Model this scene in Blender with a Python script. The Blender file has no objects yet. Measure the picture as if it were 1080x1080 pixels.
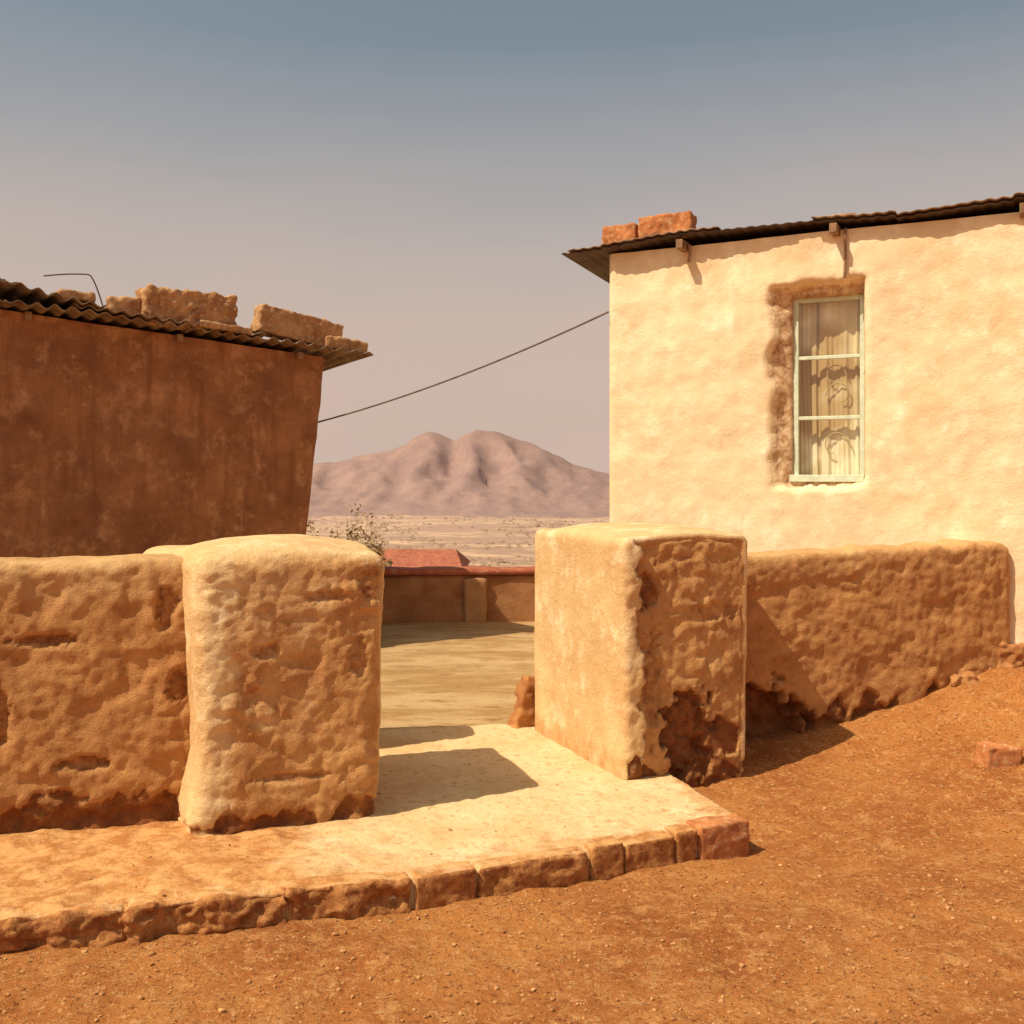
import bpy, math, random
from mathutils import Vector, noise, Matrix
random.seed(7)
sc=bpy.context.scene
F=1100.0; HZ=500.0; CZ=1.6
SUN_EL=math.radians(54); SH_AZ=math.radians(30)   # direction shadows travel (from +X towards +Y)
col=sc.collection

# ---------------------------------------------------------------- helpers
def sm(a,b,x):
    if a==b: return 0.0 if x<a else 1.0
    t=max(0.0,min(1.0,(x-a)/(b-a))); return t*t*(3-2*t)
def nz(x,y,z=0.0): return noise.noise(Vector((x,y,z)))
def fb(x,y,z=0.0,o=4): return noise.fractal(Vector((x,y,z)),0.8,2.0,o)
def lerp(a,b,t): return a+(b-a)*t
def interp(pts,x):
    if x<=pts[0][0]: return pts[0][1]
    for (a,b),(c,d) in zip(pts,pts[1:]):
        if x<=c:
            t=(x-a)/(c-a); t=t*t*(3-2*t)*0.5+t*0.5
            return b+(d-b)*t
    return pts[-1][1]

def mk(name,verts,faces,mat=None,attr=None,smooth=True,parent=None):
    me=bpy.data.meshes.new(name); me.from_pydata(verts,[],faces); me.update()
    if attr is not None:
        ca=me.color_attributes.new("zone",'FLOAT_COLOR','POINT')
        buf=[]
        for a in attr: buf.extend((a[0],a[1],a[2],1.0))
        ca.data.foreach_set("color",buf)
    if smooth: me.polygons.foreach_set("use_smooth",[True]*len(me.polygons))
    ob=bpy.data.objects.new(name,me); col.objects.link(ob)
    if mat:
        for m in (mat if isinstance(mat,list) else [mat]): me.materials.append(m)
    if parent: ob.parent=parent
    return ob
def empty(name):
    e=bpy.data.objects.new(name,None); col.objects.link(e); return e

class N:
    def __init__(s,name):
        s.m=bpy.data.materials.new(name); s.m.use_nodes=True
        s.t=s.m.node_tree; s.b=s.t.nodes['Principled BSDF']; s.b.inputs['Roughness'].default_value=0.95
        s.b.inputs['Specular IOR Level'].default_value=0.15
        s.geo=s.t.nodes.new('ShaderNodeNewGeometry')
    def n(s,ty,**k):
        x=s.t.nodes.new(ty)
        for a,b in k.items(): setattr(x,a,b)
        return x
    def l(s,a,b): s.t.links.new(a,b)
    def pos(s,scale=(1,1,1)):
        mp=s.n('ShaderNodeMapping'); mp.inputs['Scale'].default_value=scale
        s.l(s.geo.outputs['Position'],mp.inputs['Vector']); return mp.outputs[0]
    def noise(s,scale,detail=6,rough=.6,v=None,dist=0):
        x=s.n('ShaderNodeTexNoise'); x.inputs['Scale'].default_value=scale; x.inputs['Detail'].default_value=min(detail,5)
        x.inputs['Roughness'].default_value=rough; x.inputs['Distortion'].default_value=dist
        s.l(v if v else s.geo.outputs['Position'],x.inputs['Vector']); return x.outputs['Fac']
    def ramp(s,f,a,b,c0=(0,0,0,1),c1=(1,1,1,1)):
        r=s.n('ShaderNodeValToRGB'); r.color_ramp.elements[0].position=a; r.color_ramp.elements[1].position=b
        r.color_ramp.elements[0].color=c0; r.color_ramp.elements[1].color=c1
        s.l(f,r.inputs[0]); return r.outputs[0]
    def mix(s,f,a,b,mode='MIX'):
        x=s.n('ShaderNodeMix',data_type='RGBA',blend_type=mode)
        if isinstance(f,(int,float)): x.inputs[0].default_value=f
        else: s.l(f,x.inputs[0])
        for i,c in ((6,a),(7,b)):
            if isinstance(c,tuple): x.inputs[i].default_value=(c[0],c[1],c[2],1)
            else: s.l(c,x.inputs[i])
        return x.outputs[2]
    def math(s,op,a,b=None):
        x=s.n('ShaderNodeMath',operation=op)
        for i,c in ((0,a),(1,b)):
            if c is None: continue
            if isinstance(c,(int,float)): x.inputs[i].default_value=c
            else: s.l(c,x.inputs[i])
        return x.outputs[0]
    def attr(s):
        a=s.n('ShaderNodeAttribute'); a.attribute_name='zone'
        p=s.n('ShaderNodeSeparateColor'); s.l(a.outputs['Color'],p.inputs[0]); return p.outputs
    def bump(s,h,strength=.5,dist=.01,prev=None):
        x=s.n('ShaderNodeBump'); x.inputs['Strength'].default_value=strength; x.inputs['Distance'].default_value=dist
        s.l(h,x.inputs['Height'])
        if prev: s.l(prev,x.inputs['Normal'])
        return x.outputs[0]
    def fin(s,c,nrm=None):
        if isinstance(c,tuple): s.b.inputs['Base Color'].default_value=(c[0],c[1],c[2],1)
        else: s.l(c,s.b.inputs['Base Color'])
        if nrm: s.l(nrm,s.b.inputs['Normal'])
        return s.m

def plaster(name,base,dark,soil,soil2,streak=.35,bumpd=.006,light=None,spk=.45,mid=None,fine=.8):
    # zone.r = exposed soil, zone.g = weathered skin plus painted shading of grazing-lit fronts
    q=N(name); z=q.attr()
    c=q.mix(q.ramp(q.noise(2.3,8,.65),.35,.68),base,dark)
    if light: c=q.mix(q.ramp(q.noise(5.5,7,.7),.52,.7),c,light)
    if mid:
        m=q.mix(q.ramp(q.noise(7,7,.75),.38,.62),mid[0],mid[1])
        e=q.math('ADD',z[1],q.math('MULTIPLY',q.math('SUBTRACT',q.noise(9,7,.75),.5),1.1))
        c=q.mix(q.ramp(e,.25,.75),c,m)
    st=q.noise(3.5,6,.6,q.pos((3,3,.35)))
    c=q.mix(q.math('MULTIPLY',q.ramp(st,.5,.72),streak),c,dark)
    sp=q.ramp(q.noise(38,5,.75),.54,.72)
    c=q.mix(q.math('MULTIPLY',sp,spk),c,dark)
    so=q.mix(q.ramp(q.noise(14,6,.7),.35,.65),soil,soil2)
    e=q.math('ADD',z[0],q.math('MULTIPLY',q.math('SUBTRACT',q.noise(18,6,.75),.5),1.1))
    e=q.ramp(e,.3,.62)
    c=q.mix(e,c,so)
    n1=q.bump(q.noise(15,8,.8),.7,bumpd*2.4)
    n2=q.bump(q.noise(80,5,.8),.8,bumpd*fine,n1)
    return q.fin(c,n2)

M_pil=plaster("mud_plaster_cream",(.83,.59,.30),(.67,.39,.17),(.33,.12,.04),(.20,.068,.025),light=(.92,.73,.45),mid=((.64,.34,.13),(.44,.195,.07)),bumpd=.009)
M_wal=plaster("mud_plaster_weathered",(.72,.45,.20),(.50,.25,.095),(.33,.125,.04),(.19,.064,.024),mid=((.60,.30,.11),(.41,.18,.062)),bumpd=.009)
M_house=plaster("house_plaster_cream",(.88,.70,.455),(.78,.57,.33),(.54,.30,.145),(.33,.155,.066),streak=.5,bumpd=.0045,light=(.93,.79,.56),spk=.6)
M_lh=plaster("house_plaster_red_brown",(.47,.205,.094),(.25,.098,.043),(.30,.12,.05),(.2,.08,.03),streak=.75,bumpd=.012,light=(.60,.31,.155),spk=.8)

def simple(name,a,b,scale=8,rough=.9,bd=.004,lo=.35,hi=.65,bs=40,metal=0,spot=None):
    q=N(name); q.b.inputs['Roughness'].default_value=rough; q.b.inputs['Metallic'].default_value=metal
    c=q.mix(q.ramp(q.noise(scale,7,.65),lo,hi),a,b)
    if spot: c=q.mix(q.ramp(q.noise(scale*3.3,6,.75),.52,.64),c,spot)
    return q.fin(c,q.bump(q.noise(bs,6,.75),.7,bd))
M_brick=simple("fired_brick",(.56,.22,.08),(.38,.125,.045),9,spot=(.60,.36,.18),bd=.008)
M_block=simple("mud_block",(.54,.30,.14),(.30,.13,.055),6,bd=.014,bs=22,spot=(.60,.38,.19))
M_stone=simple("field_stone",(.52,.25,.09),(.32,.12,.04),6,bd=.01,bs=25)
M_tin=simple("rusty_corrugated_iron",(.36,.27,.20),(.14,.075,.04),5,.6,.002,spot=(.22,.10,.045))
M_tind=simple("dark_rusted_iron",(.13,.10,.085),(.075,.045,.03),5,.6,.002)
M_wood=simple("old_timber",(.36,.22,.12),(.2,.11,.06),12,.85,.003)
M_wire=simple("wire_grey",(.20,.15,.12),(.12,.09,.08),10,.7,.0005)
M_frame=simple("window_paint_pale_green",(.66,.72,.55),(.52,.57,.42),20,.5,.001,bs=60)
M_bar=simple("bar_paint_ochre",(.52,.42,.22),(.44,.34,.17),20,.5,.001,bs=60)
M_red=simple("red_paint",(.42,.13,.075),(.30,.085,.05),4,spot=(.46,.22,.12))
M_yw=simple("yard_wall_brown",(.44,.22,.10),(.27,.115,.05),3,bd=.01)
M_yp=simple("yard_post_plaster",(.48,.27,.13),(.36,.18,.085),3,bd=.01)
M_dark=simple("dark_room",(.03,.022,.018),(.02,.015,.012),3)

# ---------------------------------------------------------------- terrain
def gz(x,y):
    d=(x+1.0)*(-.3)+(y-5.2)*.954
    b=sm(-.35,.3,d)
    z=lerp(-.125,-.012,b)
    r=sm(1.0,3.5,x)*sm(4.6,6.7,y)*(.36)
    z+=r*(1-sm(.9,2.0,d)) if d>.6 else r
    near=max(0,1-math.hypot(x,y-5)/14)
    z+=near*(.026*fb(x*1.1,y*1.1,3.1,4)+.013*fb(x*6,y*6,9.,4)+.006*max(0,nz(x*17,y*17,2)))*(1-.55*b)
    z+=.13*math.exp(-((x-3.15)/.42)**2-((y-6.35)/.38)**2)*(1+.5*fb(x*5,y*5,2,3))
    if y>13:
        t=y-13
        z+=-95*(1-math.exp(-t/350.0))
        if y>150: z+=min(1,(y-150)/500)*9*fb(x/300,y/260,.5,4)
    return z
def axis(lo,hi,step,far_lo,far_hi,g=1.13):
    a=[];v=lo
    while v<=hi: a.append(v); v+=step
    s=step;v=a[-1]
    while v<far_hi: s*=g; v+=s; a.append(v)
    s=step;v=a[0];b=[]
    while v>far_lo: s*=g; v-=s; b.append(v)
    return b[::-1]+a
xs=axis(-3.2,4.2,.025,-9000,9000); ys=axis(2.4,8.2,.025,-300,14000,1.07)
V=[];A=[]
for y in ys:
    for x in xs:
        V.append((x,y,gz(x,y)))
        d=(x+1.0)*(-.3)+(y-5.2)*.954
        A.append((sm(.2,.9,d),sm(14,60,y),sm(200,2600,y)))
nx=len(xs)
Fc=[(j*nx+i,j*nx+i+1,(j+1)*nx+i+1,(j+1)*nx+i) for j in range(len(ys)-1) for i in range(nx-1)]
q=N("earth"); z=q.attr()
dirt=q.mix(q.ramp(q.noise(1.4,8,.65),.38,.62),(.58,.225,.06),(.41,.13,.033))
dirt=q.mix(q.ramp(q.noise(11,6,.75),.5,.66),dirt,(.64,.29,.095))
dirt=q.mix(q.ramp(q.noise(32,6,.8),.54,.64),dirt,(.72,.38,.15))
dirt=q.mix(q.ramp(q.noise(50,4,.75),.55,.66),dirt,(.21,.062,.018))
yard=q.mix(q.ramp(q.noise(1.2,8,.65,q.pos((.8,2.2,1))),.42,.58),(.70,.47,.23),(.52,.30,.12))
yard=q.mix(q.ramp(q.noise(5,8,.7,q.pos((.6,2.2,1))),.54,.66),yard,(.43,.23,.09))
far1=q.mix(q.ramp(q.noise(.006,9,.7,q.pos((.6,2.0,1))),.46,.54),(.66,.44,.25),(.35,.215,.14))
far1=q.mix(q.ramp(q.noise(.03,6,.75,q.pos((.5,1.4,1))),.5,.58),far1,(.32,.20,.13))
far=q.mix(q.math('MULTIPLY',z[2],.6),far1,(.44,.29,.235))  # aerial haze painted into the ground colour, stronger with distance
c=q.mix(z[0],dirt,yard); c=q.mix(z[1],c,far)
n1=q.bump(q.noise(20,8,.8),.9,.035); n2=q.bump(q.noise(90,4,.8),.9,.010,n1)
M_earth=q.fin(c,n2)
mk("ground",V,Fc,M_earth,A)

# ---------------------------------------------------------------- mountain
prof=[(-700,512),(-200,508),(100,505),(250,498),(345,486),(395,477),(425,468),(440,457),(453,453),(466,455),(480,462),(490,456),(503,450),(517,451),(535,455),(558,464),(585,478),(610,490),(640,498),(720,505),(900,508),(1300,500),(1700,510)]
V=[];Y0=3000.;nx_=420;ny_=90
for j in range(ny_):
    y=2350+j*1500/(ny_-1)
    for i in range(nx_):
        px=-700+i*2400/(nx_-1)
        x=(px-540)/F*Y0
        top=CZ+(HZ-interp(prof,px))*Y0/F+4.*fb(px/11.,.3,0,4)
        w=abs(y-Y0)/(650. if y<Y0 else 850.)
        e=max(0,1-w); e=e**1.25
        rid=1-abs(nz(x/110,y/240,4.))*1.1*(1-e)**.7-.40*abs(nz(x/38.,y/80.,7))*(1-e)**.6
        V.append((x,y,-104+(top+104)*e*rid+6*fb(x/40,y/40,2,4)*(1-e)))
Fc=[(j*nx_+i,j*nx_+i+1,(j+1)*nx_+i+1,(j+1)*nx_+i) for j in range(ny_-1) for i in range(nx_-1)]
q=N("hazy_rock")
c=q.mix(q.ramp(q.noise(.012,9,.7),.42,.58),(.335,.215,.180),(.285,.185,.165))  # aerial haze is part of these rock colours
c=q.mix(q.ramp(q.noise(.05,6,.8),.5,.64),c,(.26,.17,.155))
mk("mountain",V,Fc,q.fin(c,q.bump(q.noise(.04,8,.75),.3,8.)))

# ---------------------------------------------------------------- rounded, displaced mud boxes
def rbox(name,L,D,H,r,step,origin,ang,fn,mat,z0=-.35,parent=None,shape=None):
    """box: x in -L/2..L/2, y in 0..D (0 = front), z in z0..H"""
    lo=Vector((-L/2,0,z0)); hi=Vector((L/2,D,H))
    key={};V=[];A=[];Fc=[]
    ux=Vector((math.cos(ang),math.sin(ang),0)); vy=Vector((-math.sin(ang),math.cos(ang),0))
    def vert(p):
        k=(round(p.x*2000),round(p.y*2000),round(p.z*2000))
        if k in key: return key[k]
        inn=Vector((min(max(p.x,lo.x+r),hi.x-r),min(max(p.y,lo.y+r),hi.y-r),min(p.z,hi.z-r)))
        d=p-inn
        if d.length<1e-6: d=Vector((0,0,-1)); pp=p.copy(); n=d
        else: n=d.normalized(); pp=inn+n*r
        res=fn(pp,n)
        pp=pp+n*res[0]
        if shape: pp=shape(pp)
        w=Vector(origin)+ux*pp.x+vy*pp.y+Vector((0,0,pp.z))
        key[k]=len(V); V.append(w[:]); A.append((res[1],res[2] if len(res)>2 else 0,0)); return key[k]
    def face(o,a,b,na,nb,flip):
        g=[[vert(o+a*(i/na)+b*(j/nb)) for i in range(na+1)] for j in range(nb+1)]
        for j in range(nb):
            for i in range(na):
                f=[g[j][i],g[j][i+1],g[j+1][i+1],g[j+1][i]]
                if flip: f.reverse()
                if len(set(f))==4: Fc.append(f)
    S=hi-lo; nL=max(2,int(S.x/step)); nD=max(2,int(S.y/step)); nH=max(2,int(S.z/step))
    X=Vector((S.x,0,0));Y=Vector((0,S.y,0));Z=Vector((0,0,S.z))
    face(lo,X,Z,nL,nH,False)
    face(lo+Y,X,Z,nL,nH,True)
    face(lo,Y,Z,nD,nH,True)
    face(lo+X,Y,Z,nD,nH,False)
    face(lo+Z,X,Y,nL,nD,False)
    face(lo,X,Y,nL,nD,True)
    return mk(name,V,Fc,mat,A,True,parent)

def lumps(p,s=0.,amp=1.,rough=1.):
    b=fb(p.x*1.5+s,p.y*1.5,p.z*1.5,3)
    q=Vector((p.x*6.5+s,p.y*6.5,p.z*8)); q+=Vector((fb(p.x*6,p.y*6,p.z*6+s,3),fb(p.x*6+7,p.y*6,p.z*6+s,3),0))*.6
    dd=noise.voronoi(q)[0]; cl=(dd[1]-dd[0])
    w=fb(p.x*24+s,p.y*24+5,p.z*24,5)
    mask=sm(-.1,.45,nz(p.x*2.5+s,p.y*2.5,p.z*2.5))
    return amp*.012*b+rough*(mask*.012*min(.5,cl)/.5+.0034*w+.005*fb(p.x*11+s,p.y*11,p.z*11,2)-.009*sm(.15,.5,nz(p.x*5+s*2,p.y*5+9,p.z*6)))
def ero_low(p,base,var,s,depth,soft=.015):
    h=base+var*fb(p.x*4.5+s,p.y*4.5,s,5)+.03*nz(p.x*16,p.y*16,s)
    e=1-sm(h-soft,h+soft,p.z)
    rr=fb(p.x*9,p.y*9,p.z*12+s,4)
    return e*depth*(1+1.1*rr), e*(.75+.4*rr)
def chip(p,cx,cz,a,b,s,wob=.45,soft=.14):
    c=math.hypot((p.x-cx)/a,(p.z-cz)/b)+wob*fb(p.x*11+s,p.z*11,s,5)
    return 1-sm(1-soft,1.,c)

AL=math.radians(19.5); AR=math.radians(22); 
def f_lp(p,n):
    side=max(0,-n.y)
    o=lumps(p,1.3,1.2,.3+1.1*side)
    ed,e=ero_low(p,.07,.09,2.,.02)
    if n.z<.7: o-=ed
    e2=0
    if side>.1:
        for cx,cz,a,b in ((.34,1.08,.07,.08),(.12,1.04,.10,.025),(.28,.75,.05,.09),(-.10,.80,.06,.04),(.02,.22,.20,.022)):
            h=chip(p,cx,cz,a,b,cx)*side; o-=.013*h; e2=max(e2,.4*h)
    if n.z<.5: o+=.035*(1-sm(.0,.4,p.z))*(max(0,-n.x)*1.3+.2)
    w=side*(.72+.28*sm(.0,.4,p.x)-.15*sm(.75,1.15,p.z)+.25*(1-sm(.1,.5,p.z))) - 1.1*(1-sm(-.34,-.22,p.x+.04*fb(p.z*5,1,2,3)))  # wear and painted shade on the front, sun-side corner kept pale
    return o, max(e*(.8 if n.z<.7 else 0)*(1 if n.y<-.3 or n.x>.3 else .25), e2), max(0,w)
def s_lp(p):
    x,y,z=p
    t=z/1.28
    x+= .045*t*(1 if x>0 else -.3)
    if x<0: x-=.24*sm(0,.9,y)*(.55+.45*t)*(-x/.4)
    z+= .06*(1-min(1,((x/.48)**2+((y-.45)/.5)**2))) if z>1.1 else 0
    return Vector((x,y,z))
lpF1=Vector((-1.385,4.60,0)); ux=Vector((math.cos(AL),math.sin(AL),0))
o=lpF1+ux*.405
rbox("mud_gate_pillar",.81,.88,1.235,.075,.011,o,AL,f_lp,M_pil,shape=s_lp)

def f_rp(p,n):
    front=max(0,-n.y); left=max(0,-n.x)
    o=lumps(p,5.3,.8,.15+1.05*front)
    e=0
    edge=-.275+.085*fb(p.z*4.5,1.,3.,5)-.035*sm(.7,1.2,p.z)
    raw=sm(edge,edge+.014,p.x)*sm(.2,.8,front)
    o-=.034*raw
    h=chip(p,.02,.20,.17,.25,4,.5,.25)*sm(.1,.6,front)
    o-=.045*h*(1+.8*fb(p.x*12,p.z*12,1,4)); e=max(e,h)
    h=chip(p,-.22,.98,.06,.13,2)*front; o-=.02*h; e=max(e,.6*h)
    h=chip(p,-.20,.50,.06,.28,9,.6)*front; o-=.016*h; e=max(e,.42*h)
    h=chip(p,.18,.85,.14,.05,5,.6)*front; o-=.012*h; e=max(e,.35*h)
    h=chip(p,.22,.16,.16,.10,7)*front; o-=.02*h; e=max(e,.75*h)
    ed,el=ero_low(p,.05,.09,6.,.02)
    if n.z<.5 and left<.6: o-=ed; e=max(e,el)
    return o,max(e,.20*raw), max(1.0*raw,.05*left+.45*left*(1-sm(.0,.25,p.z)))  # raw front is also toned darker for its grazing light
def s_rp(p):
    x,y,z=p
    if z>1.0: z+=.05*(1-min(1,((x/.42)**2+((y-.6)/.7)**2)))
    x+=.02*(z/1.25)*(1 if x>0 else -.2)
    return Vector((x,y,z))
uR=Vector((math.cos(AR),math.sin(AR),0))
o=Vector((.585,5.43,0))+uR*.385
rbox("mud_gate_pillar",.77,1.22,1.265,.05,.011,o,AR,f_rp,M_pil,shape=s_rp)

def f_lw(p,n):
    fr=max(0,-n.y); o=lumps(p,9.1,1.0,.4+1.05*fr)
    ed,e=ero_low(p,.15,.12,8.,.026)
    if n.z<.6: o-=ed
    e2=0
    for cx,cz,a,b in ((.80,1.0,.05,.10),(.10,.52,.06,.12),(.46,.30,.12,.035),(.3,.86,.16,.025),(.85,.62,.05,.07)):
        h=chip(p,cx,cz,a,b,cx)*fr; o-=.022*h; e2=max(e2,h*.5)
    return o,max(e if n.z<.6 else 0,e2,.08*fr),.8*fr*(1-.5*sm(.9,1.15,p.z))
aw=math.radians(16)
uW=Vector((math.cos(aw),math.sin(aw),0))
o=Vector((-1.30,4.86,0))-uW*1.1
rbox("shadow_stub",2.2,.36,1.215,.06,.014,o,aw,f_lw,M_wal)
def f_rw(p,n):
    fr=max(0,-n.y); o=lumps(p,14.1,1.0,.4+.9*fr)
    ed,e=ero_low(p,.20,.16,3.,.035)
    if n.z<.6: o-=ed
    h=chip(p,-.72,.10,.36,.26,3,.4,.2)*fr; o-=.13*h
    return o,max(e if n.z<.6 else 0,h,.08*fr),.8*fr*(1-.3*sm(.85,1.1,p.z))
o=Vector((1.05,6.02,0)); aw2=math.radians(16.5); uW2=Vector((math.cos(aw2),math.sin(aw2),0))
rbox("shadow_stub",2.24,.30,1.14,.05,.014,o+uW2*1.12,aw2,f_rw,M_wal,shape=lambda p:Vector((p.x,p.y,p.z+(.02*p.x*sm(.5,1,p.z))+.025*fb(p.x*4,0,3,4)*sm(.9,1.1,p.z))))
o=Vector((-1.12,5.95,0))  # unseen mud stub added behind the pillar to cast a yard shadow
rbox("shadow_stub",.62,.36,1.02,.10,.03,o,math.radians(8),lambda p,n:(lumps(p,21,.8),.1,.4),M_wal)

# ---------------------------------------------------------------- slab
FR=[(0,-3.3,3.45),(.25,-1.41,3.87),(.5,-.395,4.14),(.75,.324,4.456),(1,1.08,4.80)]
BK=[(0,-3.3,4.6),(.25,-1.6,5.05),(.42,-1.0,6.5),(.8,.25,6.75),(1,.80,5.75)]
def pl(L,t):
    for a,b in zip(L,L[1:]):
        if t<=b[0]: k=(t-a[0])/(b[0]-a[0]); return (lerp(a[1],b[1],k),lerp(a[2],b[2],k))
    return L[-1][1:]
V=[];A=[];n1_=300;n2_=140
for j in range(-1,n2_+2):
    for i in range(n1_+1):
        t=i/n1_; s=min(1,max(0,j/n2_))
        f=pl(FR,t);b=pl(BK,t); x=lerp(f[0],b[0],s);y=lerp(f[1],b[1],s)
        z=.0+.012*fb(x*1.5,y*1.5,0,4)+.005*fb(x*9,y*9,0,4)
        z-=.012*(1-sm(0,.05,s))
        dt=.95*(1-sm(-1.25,-.15,x+.3*fb(x*3,y*3,2,4)+.25*(y-4.3)))
        z+=.02*dt*max(0,fb(x*5,y*5,7,4))
        dt=max(dt,.5*(1-sm(.0,.22,s+.15*fb(x*3,y*3,2,3))))
        dt=max(dt, .6*sm(.7,1.0,x+.2*fb(x*5,y*5,1,3)))
        if j<0 or j>n2_: z=-.3
        if i==n1_ : z=-.03
        V.append((x,y,z)); A.append((dt,0,0))
W=n1_+1
Fc=[(j*W+i,j*W+i+1,(j+1)*W+i+1,(j+1)*W+i) for j in range(n2_+2) for i in range(n1_)]
q=N("worn_cement"); z=q.attr()
c=q.mix(q.ramp(q.noise(2.,8,.65),.36,.66),(.78,.58,.33),(.64,.43,.20))
c=q.mix(q.ramp(q.noise(22,6,.75),.53,.65),c,(.54,.32,.135))
d=q.mix(q.ramp(q.noise(9,7,.75),.42,.58),(.64,.34,.13),(.43,.175,.053))
e=q.math('ADD',z[0],q.math('MULTIPLY',q.math('SUBTRACT',q.noise(6,8,.8),.5),1.4))
c=q.mix(q.ramp(e,.25,.75),c,d)
d2=q.mix(q.ramp(q.noise(20,7,.75),.42,.58),(.48,.215,.072),(.28,.10,.032))
e=q.math('ADD',z[1],q.math('MULTIPLY',q.math('SUBTRACT',q.noise(16,8,.8),.5),1.0))
c=q.mix(q.ramp(e,.35,.65),c,d2)
M_cem=q.fin(c,q.bump(q.noise(60,6,.75),.7,.006,q.bump(q.noise(9,8,.75),.7,.02)))
mk("cement_path",V,Fc,M_cem,A)

kerb=empty("brick_kerb")
def kfn(s,a):
    def f(p,n): return (a*(.7*fb(p.x*7+s,p.y*7,p.z*9+s,5)+.6*nz(p.x*25,p.y*25+s,p.z*25)),.5)
    return f
def kfc(s,a):
    def f(p,n):
        fr=sm(-.2,.6,-n.y)
        return (a*(.25+.75*fr)*(fb(p.x*6+s,p.y*6,p.z*10+s,5)-.6*abs(nz(p.x*14,p.y*14+s,p.z*18))),.75-.3*fr,max(0,.85*fr+.10*sm(.2,-.2,n.z)))
    return f
def pxpt(px):
    best=None
    for k in range(1201):
        x,y=pl(FR,k/1200.); v=abs(540+F*x/y-px)
        if best is None or v<best[0]: best=(v,x,y)
    return best[1],best[2]
segs=[(-150,-20,.03,M_cem,.13),(-18,134,.034,M_cem,.13),(136,302,.036,M_cem,.14),(303,433,.026,M_cem,.13),(437,500,.008,M_cem,.11),(503,618,.016,M_cem,.11),(622,655,.008,M_cem,.11),(657,708,.008,M_cem,.11),(710,731,.007,M_cem,.11),(735,784,.008,M_brick,.12)]
for k,(a,b,am,m,dp) in enumerate(segs):
    p=Vector((*pxpt(a),0)); r=Vector((*pxpt(b),0)) if b<784 else Vector((1.075,4.80,0))
    d=r-p; L=d.length; ang=math.atan2(d.y,d.x)+random.uniform(-.02,.02)
    top=.006+(random.uniform(-.010,.010)) + (.015 if b==784 else 0)
    rbox("kerb_stone_%d"%k,L,dp,top,.010 if am<.015 else .02,.010,(p+r)/2+Vector((d.y,-d.x,0)).normalized()*.03,ang,(kfn if m is M_brick else kfc)(k*3.1,am),m,z0=-.24,parent=kerb)

# ---------------------------------------------------------------- right house
TH=math.radians(27); tv=Vector((math.cos(TH),-math.sin(TH),0)); nv=Vector((-math.sin(TH),-math.cos(TH),0))
C0=Vector((.724,7.96,0))
house=empty("mud_house")
WS0,WS1,WZ0,WZ1=1.375,1.865,1.55,2.85
WT=3.30; Lh=6.0
st=.0245
S=[i*st for i in range(int(Lh/st)+1)]; Zs=[-.3+i*st for i in range(int((WT+.3)/st)+1)]
def snap(L,v):
    i=min(range(len(L)),key=lambda k:abs(L[k]-v)); L[i]=v; return i
i0=snap(S,WS0);i1=snap(S,WS1);j0=snap(Zs,WZ0);j1=snap(Zs,WZ1)
V=[];A=[]
def wall_off(s,zz):
    o=.026*fb(s*.9,zz*.9,3,3)+.008*fb(s*6,zz*6,1,4)
    e=0
    wob=.045*fb(s*4,zz*4,7,4)
    dl=(s-(WS0-.15+wob*.8))
    inz=sm(WZ0-.06,WZ0-.02,zz+wob)*(1-sm(WZ1+.05,WZ1+.09,zz+wob))
    rgt=1-sm(WS1+.0,WS1+.03,s)
    a=sm(0,.05,dl)*inz*rgt
    o-=.045*a+ .065*sm(0.,.15,dl)*inz*rgt; e=max(e,.50*a)
    o-=.015*a*fb(s*12,zz*12,5,4)
    # damp, dusty splash zone low on the wall
    e=max(e,.22*(1-sm(.2,.6,zz)))
    return o,e
for zz in Zs:
    for s in S:
        of,e=wall_off(s,zz)
        rc=.06; 
        if s<rc: of-= rc-math.sqrt(max(0,rc*rc-(rc-s)**2))
        p=C0+tv*s+nv*of; V.append((p.x,p.y,zz)); A.append((e,0,0))
W=len(S)
Fc=[(j*W+i,j*W+i+1,(j+1)*W+i+1,(j+1)*W+i) for j in range(len(Zs)-1) for i in range(W-1) if not (i0<=i<i1 and j0<=j<j1)]
loop=[(i,j0) for i in range(i0,i1)]+[(i1,j) for j in range(j0,j1)]+[(i,j1) for i in range(i1,i0,-1)]+[(i0,j) for j in range(j1,j0,-1)]
base=len(V)
for (i,j) in loop:
    p=C0+tv*S[i]-nv*.26; V.append((p.x,p.y,Zs[j])); A.append((.6,0,0))
m=len(loop)
for k in range(m):
    i,j=loop[k];i2,j2=loop[(k+1)%m]
    Fc.append((j*W+i,j2*W+i2,base+(k+1)%m,base+k))
mk("front_wall",V,Fc,M_house,A,True,house)
def prism(name,pts_bottom,z0,z1,mat,parent,nos=True):
    n=len(pts_bottom); V=[(p[0],p[1],z0) for p in pts_bottom]+[(p[0],p[1],z1) for p in pts_bottom]
    Fc=[tuple(range(n))[::-1],tuple(range(n,2*n))]+[(i,(i+1)%n,n+(i+1)%n,n+i) for i in range(n)]
    return mk(name,V,Fc,mat,[(0,0,0)]*(2*n),False,parent)
def box(name,c,ax,ay,L,D,z0,z1,mat,parent,bev=.006):
    c=Vector(c); P=[c-ax*L/2-ay*D/2,c+ax*L/2-ay*D/2,c+ax*L/2+ay*D/2,c-ax*L/2+ay*D/2]
    ob=prism(name,[p[:2] for p in P],z0,z1,mat,parent)
    if bev:
        b=ob.modifiers.new("b",'BEVEL'); b.width=bev; b.segments=2
    return ob
a=C0-nv*.055; b=C0-nv*4.2; c=b+tv*Lh; d=a+tv*Lh
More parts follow.
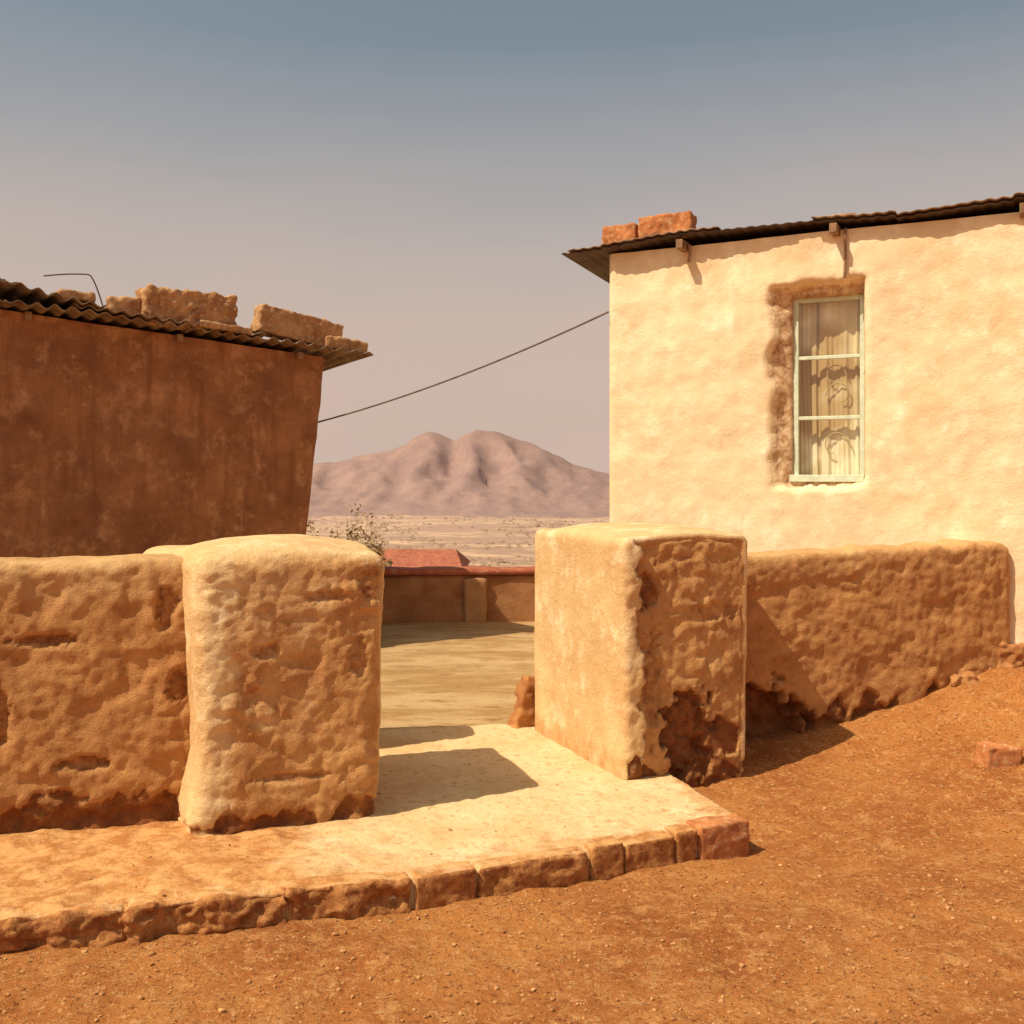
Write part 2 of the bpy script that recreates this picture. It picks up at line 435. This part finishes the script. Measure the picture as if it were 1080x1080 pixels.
def thick(name,p,q2,w,z1,mat,parent):
    dd=(q2-p).normalized(); nn=Vector((-dd.y,dd.x,0))
    prism(name,[p[:2],q2[:2],(q2+nn*w)[:2],(p+nn*w)[:2]],-.4,z1,mat,parent)
thick("side_wall",b,a,.25,WT-.02,M_house,house)
thick("back_wall",c,b+tv*.26,.25,WT-.12,M_house,house)
thick("side_wall_far",d,c-nv*-.26,.25,WT-.02,M_house,house)
def wbox(name,s0,s1,z0,z1,dep,th,mat,par,bev=.004):
    cc=C0+tv*((s0+s1)/2)-nv*(dep+th/2)
    return box(name,cc,tv,-nv,s1-s0,th,z0,z1,mat,par,bev)
fw=.032; dp=.13
wbox("frame_left",WS0,WS0+fw+.006,WZ0,WZ1,dp,.04,M_frame,house)
wbox("frame_right",WS1-fw,WS1,WZ0,WZ1,dp,.04,M_frame,house)
wbox("frame_top",WS0+fw+.006,WS1-fw,WZ1-fw,WZ1,dp+.002,.036,M_frame,house)
wbox("frame_sill",WS0-.02,WS1+.0,WZ0-.005,WZ0+.045,dp-.035,.072,M_frame,house)
H3=(WZ1-WZ0)/3
for k in (1,2):
    zc=WZ0+.02+H3*k*.985
    wbox("glazing_bar_%d"%k,WS0+fw+.006,WS1-fw,zc-.013,zc+.013,dp+.003,.03,M_frame,house)
g=N("window_glass")
tr=g.n('ShaderNodeBsdfTransparent'); tr.inputs[0].default_value=(.95,.96,.93,1); gl=g.n('ShaderNodeBsdfGlossy'); gl.inputs['Roughness'].default_value=.08
ms=g.n('ShaderNodeMixShader'); ms.inputs[0].default_value=.08; g.l(tr.outputs[0],ms.inputs[1]); g.l(gl.outputs[0],ms.inputs[2])
g.l(ms.outputs[0],g.t.nodes['Material Output'].inputs['Surface'])
cc=[C0+tv*s-nv*(dp+.02) for s in (WS0+.02,WS1-.02)]
mk("glass_pane",[(cc[0].x,cc[0].y,WZ0+.02),(cc[1].x,cc[1].y,WZ0+.02),(cc[1].x,cc[1].y,WZ1-.02),(cc[0].x,cc[0].y,WZ1-.02)],[(0,1,2,3)],g.m,None,False,house)
q=N("cream_curtain")
c=q.mix(q.ramp(q.noise(6.,3,.5,q.pos((1,1,.6))),.42,.58),(.90,.81,.60),(.74,.61,.38))
c=q.mix(q.ramp(q.noise(2.2,2,.4),.52,.62),c,(.52,.36,.18))
M_cur=q.fin(c)
def curtain(name,sa,sb,fr,dd):
    V=[];nn=110;mm=26
    for j in range(mm+1):
        h=j/mm
        for i in range(nn+1):
            t=i/nn; s=lerp(sa,sb,t)+.006*math.sin(h*5+t*3)
            w=(.009*math.sin(t*fr+1.6*math.sin(t*7+h))+.003*math.sin(t*fr*2.7+h*2))*(1-.3*h)
            p=C0+tv*s-nv*(dp+dd+w); V.append((p.x,p.y,lerp(WZ0-.05,WZ1+.03,h)))
    Fc=[(j*(nn+1)+i,j*(nn+1)+i+1,(j+1)*(nn+1)+i+1,(j+1)*(nn+1)+i) for j in range(mm) for i in range(nn)]
    mk(name,V,Fc,M_cur,None,True,house)
curtain("curtain_left",WS0-.02,WS0+.20,17,.11)
curtain("curtain_right",WS0+.17,WS1+.03,24,.085)
def tube(name,pts,r,mat,par=None,cyc=False):
    cu=bpy.data.curves.new(name,'CURVE'); cu.dimensions='3D'; cu.bevel_depth=r; cu.bevel_resolution=2
    sp=cu.splines.new('POLY'); sp.points.add(len(pts)-1)
    for k,p in enumerate(pts): sp.points[k].co=(*p,1)
    ob=bpy.data.objects.new(name,cu); col.objects.link(ob); cu.materials.append(mat)
    if par: ob.parent=par
    return ob
sm_i=0
for zc,sg,r0 in ((WZ0+.24,1,.11),(WZ0+.60,-1,.10),(WZ0+.74,1,.085)):
    pts=[]
    for k in range(40):
        a_=k/39*4.6; r_=r0*(1-k/39*.7)
        s=(WS0+WS1)/2+.05+sg*(.02+r_*math.cos(a_)-.04); zz=zc+r_*1.2*math.sin(a_)
        p=C0+tv*s-nv*(dp+.055); pts.append((p.x,p.y,zz))
    tube("burglar_bar_%d"%sm_i,pts,.004,M_bar,house); sm_i+=1
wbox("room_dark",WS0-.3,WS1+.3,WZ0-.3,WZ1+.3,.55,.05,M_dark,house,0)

def sheet(name,org,au,av,s0,s1,d0,d1,zf,per,amp,mat,parent,jag=0.03,sheetw=.7):
    V=[];Fc=[];ns=int((s1-s0)/per*10); nd=24
    for j in range(nd+1):
        for i in range(ns+1):
            s=s0+(s1-s0)*i/ns; k=math.floor(s/sheetw)
            ja=jag*nz(k*3.7,1.3,0)*2+.008*nz(s*5,0,0)
            t=j/nd; d=lerp(d0-ja,d1,t**1.5)
            wv=amp*math.sin(2*math.pi*s/per)*(1+.5*nz(s*2.3,d,4))
            lift=.022*nz(k*5.1,9,0)*(1-t)+.025*nz(s*1.3,d*.5,2)
            p=org+au*s-av*d
            V.append((p.x,p.y,zf(s,d)+wv+lift))
    W=ns+1
    Fc=[(j*W+i,j*W+i+1,(j+1)*W+i+1,(j+1)*W+i) for j in range(nd) for i in range(ns)]
    ob=mk(name,V,Fc,mat,None,True,parent)
    so=ob.modifiers.new("s",'SOLIDIFY'); so.thickness=.007
    return ob
zr=lambda s,d:3.325+.008*s-.05*d-.03*math.exp(-((s+.2)/.45)**2)+.015*math.sin(s*2.1)
sheet("roof_sheet",C0,tv,nv,-.34,Lh+.2,-.09,4.5,zr,.085,.004,M_tind,house,.02)
sheet("roof_sheet_overlap",C0,tv,nv,1.55,3.0,-.12,1.6,lambda s,d:zr(s,d)+.018,.085,.004,M_tin,house,.02)
sheet("roof_sheet_overlap_end",C0,tv,nv,-.28,.9,-.11,1.2,lambda s,d:zr(s,d)+.018,.085,.004,M_tin,house,.02)
for k,s in enumerate((.62,1.70,2.86,4.1,5.3)):
    cc=C0+tv*s-nv*1.9
    box("rafter_%d"%k,cc,tv,-nv,.05,4.10,3.235,3.30,M_wood,house,.004)
for k,(s,l_) in enumerate(((.66,.13),(1.76,.34))):
    p=C0+tv*s+nv*.035
    tube("strap_%d"%k,[(p.x,p.y,3.28),(p.x+.004,p.y,3.28-l_*.5),(p.x-.004,p.y,3.28-l_)],.010,M_wood,house)
def rock(name,c,sx,sy,sz,ang,mat,am=.02,parent=None,r=.02,tilt=0,step=.02,seed=0):
    ob=rbox(name,sx,sy,sz,r,step,(0,0,0),0,kfn(seed+c[0]*7,am),mat,z0=0,parent=parent)
    for v in ob.data.vertices: v.co.y-=sy/2
    ob.location=c; ob.rotation_euler=(0,tilt,ang); return ob
def pR(s,o_,z): p=C0+tv*s+nv*o_; return (p.x,p.y,z)
rock("roof_brick",pR(.10,-.05,3.335),.27,.14,.155,-TH,M_brick,.012,None,.01,.01,.012)
rock("roof_brick",pR(.47,-.05,3.340),.40,.18,.185,-TH+.05,M_brick,.014,None,.01,-.02,.012)
rock("roof_stone",pR(1.70,-.02,3.34),.26,.12,.045,-TH,M_block,.012,None,.012)

# ---------------------------------------------------------------- left house
T2=math.radians(34); u2=Vector((math.cos(T2),math.sin(T2),0)); n2v=Vector((math.sin(T2),-math.cos(T2),0))
C2=Vector((-1.72,9.8,0)); lh=empty("mud_house")
def topz(s): return 2.72+.075*s
V=[];A=[];L2=7.;st=.04;ni=int(L2/st);nj=70
for j in range(nj+1):
    for i in range(ni+1):
        s=i*st; zt=topz(s)-.03; zz=lerp(-.4,zt,j/nj)
        lean=.24*(1-min(1,max(0,(zz-.6)/2.1)))*math.exp(-s*1.2)
        of=.04*fb(s*.8,zz*.8,5,4)+.014*fb(s*5,zz*5,2,4)
        if s<.1: of-=.1-math.sqrt(max(0,.01-(.1-s)**2))
        p=C2-u2*(s+lean)+n2v*of; V.append((p.x,p.y,zz)); A.append((.35*(1-sm(.9,1.5,zz+.3*fb(s,zz,1,3))),0,0))
W=ni+1
Fc=[(j*W+i+1,j*W+i,(j+1)*W+i,(j+1)*W+i+1) for j in range(nj) for i in range(ni)]
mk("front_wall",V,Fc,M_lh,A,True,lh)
a=C2-n2v*.1-u2*.30; b=C2-n2v*3.6-u2*.30
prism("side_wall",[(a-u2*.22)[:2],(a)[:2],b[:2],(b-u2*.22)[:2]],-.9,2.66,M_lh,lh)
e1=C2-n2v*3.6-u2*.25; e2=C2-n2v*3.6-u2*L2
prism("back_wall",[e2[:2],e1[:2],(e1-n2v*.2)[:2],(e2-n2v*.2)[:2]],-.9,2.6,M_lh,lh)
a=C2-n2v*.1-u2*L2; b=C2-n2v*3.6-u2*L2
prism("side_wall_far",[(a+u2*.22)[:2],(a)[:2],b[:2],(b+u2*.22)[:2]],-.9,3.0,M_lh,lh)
z2=lambda s,d:2.745-.075*s-.045*d
sheet("roof_sheet",C2,u2,n2v,-L2-.2,.34,-.2,3.9,z2,.13,.016,M_tin,lh,.06)
sheet("roof_sheet_lapped",C2,u2,n2v,-2.3,-.7,-.24,1.4,lambda s,d:z2(s,d)+.028,.13,.016,M_tin,lh,.06,.8)
sheet("roof_sheet_loose",C2,u2,n2v,-5.,-2.05,-.26,1.4,lambda s,d:z2(s,d)+.05+.10*(1-sm(-3.0,-2.1,s)),.13,.016,M_tin,lh,.07)
sheet("roof_sheet_loose_top",C2,u2,n2v,-4.9,-2.4,-.15,1.,lambda s,d:z2(s,d)+.10+.15*(1-sm(-3.2,-2.4,s)),.13,.016,M_tind,lh,.06)
for k,s in enumerate((.3,1.4,2.6,3.8)):
    cc=C2-u2*s-n2v*1.7
    box("rafter_%d"%k,cc,u2,n2v,.05,3.5,topz(s)-.085,topz(s)-.02,M_wood,lh,.004)
def s_at(px,off=0.):
    k=(px-540)/F; A0=C2+n2v*off
    return (A0.x-k*A0.y)/(u2.x-k*u2.y)
def pL(px,off,dz):
    s=s_at(px,off); p=C2-u2*s+n2v*off; return (p.x,p.y,z2(-s,-off)+.02+dz),p.y
def lb(px0,px1,hpx,off,dz,mat,tilt,am=.02,dep=.32,r=.03,name="roof_block"):
    (c,yy)=pL((px0+px1)/2,off,dz); w=(px1-px0)/F*yy*1.05
    rock(name,c,w,dep,hpx/F*yy,T2,mat,am,None,r,tilt,.016)
lb(151,242,37,.0,.0,M_block,.03,.035,.32,.02)
lb(114,147,22,.0,.0,M_block,0,.02,.2)
lb(268,356,28,.0,.03,M_block,.16,.018,.22,.012)
lb(338,384,12,.05,.0,M_block,.08,.016,.22,.02,"roof_stone")
lb(208,262,7,.1,.0,M_block,.08,.012,.2,.012,"roof_stone")
lb(62,96,10,.1,.06,M_block,.03,.014,.2,.015,"roof_stone")
pts=[]
for k in range(24):
    t=k/23; px=46+64*t; py_=291-2*math.sin(t*3.1) + (0 if t<.75 else 300*(t-.75)**1.5)
    (c,yy)=pL(px,.0,0); pts.append((c[0],c[1],CZ+(HZ-py_)*yy/F))
tube("bent_wire",pts,.006,M_wire)
pA=Vector((-1.95,9.95,1.6+52*9.95/F)); pB=Vector((.735,7.96,1.6+171*7.96/F))
pts=[]
for k in range(41):
    t=k/40; p=pA.lerp(pB,t); p.z-=.07*4*t*(1-t); pts.append(p[:])
tube("overhead_cable",pts,.008,M_wire)

# ---------------------------------------------------------------- yard furniture & beyond
yw=empty("yard_wall")
rbox("wall_body",7.,.22,.50,.03,.05,(-.5,11.35,0),math.radians(4),lambda p,n:(.01*fb(p.x,p.z*3,0,3),0),M_yw,parent=yw)
rbox("coping",7.05,.30,.575,.02,.05,(-.5,11.31,0),math.radians(4),lambda p,n:(.012*fb(p.x*2,p.z*3,0,4),0),M_red,z0=.505,parent=yw)
rbox("post",.24,.08,.46,.02,.03,(-.40,11.30,0),math.radians(4),lambda p,n:(.02*fb(p.x*3,p.z*3,0,3),0),M_yp,parent=yw)
rock("leaning_stone",(.06,6.63,-.03),.17,.12,.34,.5,M_stone,.03,None,.04,.28,.015)
ct=empty("cottage")
cx,cy=-2.35,27.
gzv=gz(cx,cy)
prism("walls",[(cx-1.6,cy-1.5),(cx+1.0,cy-1.5),(cx+1.0,cy+1.5),(cx-1.6,cy+1.5)],gzv-1,-.72,M_yp,ct)
mk("roof",[(cx-1.8,cy-1.8,-.80),(cx+1.2,cy-1.8,-.80),(cx+.9,cy,-.34),(cx-1.5,cy,-.34),(cx-1.8,cy+1.8,-.80),(cx+1.2,cy+1.8,-.80)],[(0,1,2,3),(3,2,5,4),(0,3,4),(1,5,2)],M_red,None,False,ct)
prism("door",[(cx+.2,cy-1.53),(cx+.8,cy-1.53),(cx+.8,cy-1.505),(cx+.2,cy-1.505)],gzv-1,-.95,M_dark,ct)

q=N("dry_leaves")
M_leaf=q.fin(q.mix(q.ramp(q.noise(3,4,.6),.4,.6),(.42,.29,.13),(.24,.16,.07)))
M_leafd=simple("far_scrub",(.31,.205,.135),(.25,.165,.115),.02,bd=.1,bs=.5)
def bush(name,c,w,h,n):
    V=[];Fc=[]
    for k in range(n):
        while True:
            d=Vector((random.uniform(-1,1),random.uniform(-1,1),random.uniform(0,1)))
            if d.length<1 and fb(d.x*2+c[0],d.y*2,d.z*2,2)>-.25: break
        p=Vector(c)+Vector((d.x*w,d.y*w,d.z*h)); s=random.uniform(.02,.045)
        a=Vector((random.gauss(0,1),random.gauss(0,1),random.gauss(0,1))).normalized()*s
        b=a.cross(Vector((random.random(),random.random(),random.random()))).normalized()*s*.5
        i=len(V); V+= [(p-a)[:],(p+b)[:],(p+a)[:],(p-b)[:]]; Fc.append((i,i+1,i+2,i+3))
    for k in range(40):
        d=Vector((random.uniform(-.7,.7)*w,random.uniform(-.7,.7)*w,h*random.uniform(.6,1.1)))
        b=Vector(c); t=b+d; i=len(V); s=Vector((.010,0,0))
        V+=[(b-s)[:],(b+s)[:],t[:]]; Fc.append((i,i+1,i+2))
    return mk(name,V,Fc,M_leaf,None,False)
for x,y,w,h in ((-3.0,15.2,.5,1.6),(-2.35,15.8,.5,1.6),(-1.9,14.4,.35,1.1),(-2.7,18.,.7,2.6),(1.0,17.,.7,1.0)):
    bush("dry_bush",(x,y,gz(x,y)-.05),w,h,2400)
V=[];Fc=[]
ico=[(0,0,1),(1,0,.2),(.3,.95,.2),(-.8,.6,.2),(-.8,-.6,.2),(.3,-.95,.2)]
for k in range(15000):
    y=120*math.exp(random.random()*3.1); x=random.uniform(-.32,.25)*y
    if nz(x/120,y/260,3)+.4*nz(x/30,y/60,9)<-.02: continue
    s=random.uniform(.5,1.6)*(1+y/1200); b=len(V); zz=gz(x,y)
    for g_ in ico: V.append((x+g_[0]*s*random.uniform(.7,1.6),y+g_[1]*s,zz+g_[2]*s*random.uniform(.5,1.0)))
    for i in range(1,6): Fc.append((b,b+i,b+(i%5)+1))
mk("distant_scrub",V,Fc,M_leafd,None,False)

for k,(px,py,w,h,d,m) in enumerate(((1072,742,.34,.16,.28,M_stone),(1052,785,.20,.12,.13,M_brick),(1012,748,.16,.07,.16,M_stone))):
    y=(CZ-.12)*F/(py-HZ); x=(px-540)/F*y
    rock("rubble_brick" if m is M_brick else "rubble_stone",(x,y,gz(x,y)-.03),w,d,h,random.uniform(-.4,.6),m,.035 if m is M_stone else .01,None,.02 if m is M_stone else .012,random.uniform(-.15,.15),.010,k*3)
V=[];Fc=[]
import bmesh
bm=bmesh.new(); bmesh.ops.create_icosphere(bm,subdivisions=1,radius=1); iv=[v.co.copy() for v in bm.verts]; iff=[[v.index for v in f.verts] for f in bm.faces]; bm.free()
def in_slab(x,y):
    if x>1.1: return False
    ye=interp([(p[1],p[2]) for p in FR],x)-.06
    return y>ye and y<6.7
for k in range(6000):
    y=2.6+random.random()**1.3*5; x=random.uniform(-.55,.62)*y
    if in_slab(x,y) and random.random()<(.80 if x<-.6 else .93): continue
    d=(x+1.0)*(-.3)+(y-5.2)*.954
    if d>.4: continue
    s=random.choice((.002,.003,.003,.004,.004,.005,.006,.009)) * random.uniform(.7,1.3)
    if random.random()<.008: s*=1.9
    b=len(V); zz=gz(x,y) if not in_slab(x,y) else .0; a=random.random()*6.28; sx,sy,sz=(random.uniform(.7,1.4),random.uniform(.7,1.2),random.uniform(.5,.9))
    for c in iv:
        r=random.uniform(.75,1.2); X=c.x*sx*r;Yy=c.y*sy*r
        V.append((x+s*(X*math.cos(a)-Yy*math.sin(a)),y+s*(X*math.sin(a)+Yy*math.cos(a)),zz+s*c.z*sz*r+s*.3))
    for f in iff: Fc.append([b+i for i in f])
M_gr=simple("gravel_stone",(.62,.34,.14),(.32,.125,.04),9,bd=.002)
mk("gravel",V,Fc,M_gr,None,False)

# ---------------------------------------------------------------- light & sky
sv=Vector((-math.cos(SH_AZ)*math.cos(SUN_EL),-math.sin(SH_AZ)*math.cos(SUN_EL),math.sin(SUN_EL)))
L=bpy.data.lights.new("sun",'SUN'); L.energy=5.0; L.angle=math.radians(.5); L.color=(1,.885,.68)
so=bpy.data.objects.new("sun",L); col.objects.link(so); so.rotation_euler=sv.to_track_quat('Z','Y').to_euler(); so.location=(-5,-5,10)
w=bpy.data.worlds.new("World"); sc.world=w; w.use_nodes=True; t=w.node_tree
bg=t.nodes['Background']; sky=t.nodes.new('ShaderNodeTexSky'); sky.sky_type='NISHITA'; sky.sun_disc=False
sky.sun_elevation=SUN_EL; sky.sun_rotation=math.atan2(sv.x,sv.y); sky.dust_density=4; sky.air_density=1.0; sky.ozone_density=1; sky.altitude=900
tc=t.nodes.new('ShaderNodeTexCoord'); sp=t.nodes.new('ShaderNodeSeparateXYZ'); t.links.new(tc.outputs['Generated'],sp.inputs[0])
cr=t.nodes.new('ShaderNodeValToRGB'); t.links.new(sp.outputs[2],cr.inputs[0])
E=cr.color_ramp.elements
E[0].position=0; E[0].color=(1,1,1,1); E[1].position=1; E[1].color=(0,0,0,1)
for p_,v_ in ((.10,.93),(.19,.76),(.28,.46),(.38,.12)):
    e=E.new(p_); e.color=(v_,v_,v_,1)
mpn=t.nodes.new('ShaderNodeMapping'); mpn.inputs['Scale'].default_value=(1.2,1.2,5)
t.links.new(tc.outputs['Generated'],mpn.inputs[0]); ns=t.nodes.new('ShaderNodeTexNoise'); ns.inputs['Scale'].default_value=2.2; ns.inputs['Detail'].default_value=5
t.links.new(mpn.outputs[0],ns.inputs['Vector'])
m1=t.nodes.new('ShaderNodeMath'); m1.operation='MULTIPLY_ADD'; t.links.new(ns.outputs['Fac'],m1.inputs[0]); m1.inputs[1].default_value=.6; m1.inputs[2].default_value=.70
m2=t.nodes.new('ShaderNodeMath'); m2.operation='MULTIPLY'; m2.use_clamp=True; t.links.new(cr.outputs[0],m2.inputs[0]); t.links.new(m1.outputs[0],m2.inputs[1])
tint=t.nodes.new('ShaderNodeMix'); tint.data_type='RGBA'; tint.blend_type='MULTIPLY'; tint.inputs[0].default_value=1
t.links.new(sky.outputs[0],tint.inputs[6]); tint.inputs[7].default_value=(1.42,1.36,1.04,1)
mx=t.nodes.new('ShaderNodeMix'); mx.data_type='RGBA'
t.links.new(m2.outputs[0],mx.inputs[0]); t.links.new(tint.outputs[2],mx.inputs[6]); mx.inputs[7].default_value=(6.9,5.2,4.4,1)
t.links.new(mx.outputs[2],bg.inputs[0]); bg.inputs[1].default_value=.09
cam=bpy.data.cameras.new("cam"); co=bpy.data.objects.new("camera",cam); col.objects.link(co)
co.location=(0,0,CZ); co.rotation_euler=(math.pi/2,0,0); cam.sensor_width=36; cam.lens=F/1080*36; cam.shift_y=-(540-HZ)/1080
cam.clip_end=30000; cam.clip_start=.05
sc.camera=co
sc.view_settings.view_transform='Standard'; sc.view_settings.look='None'; sc.view_settings.exposure=0
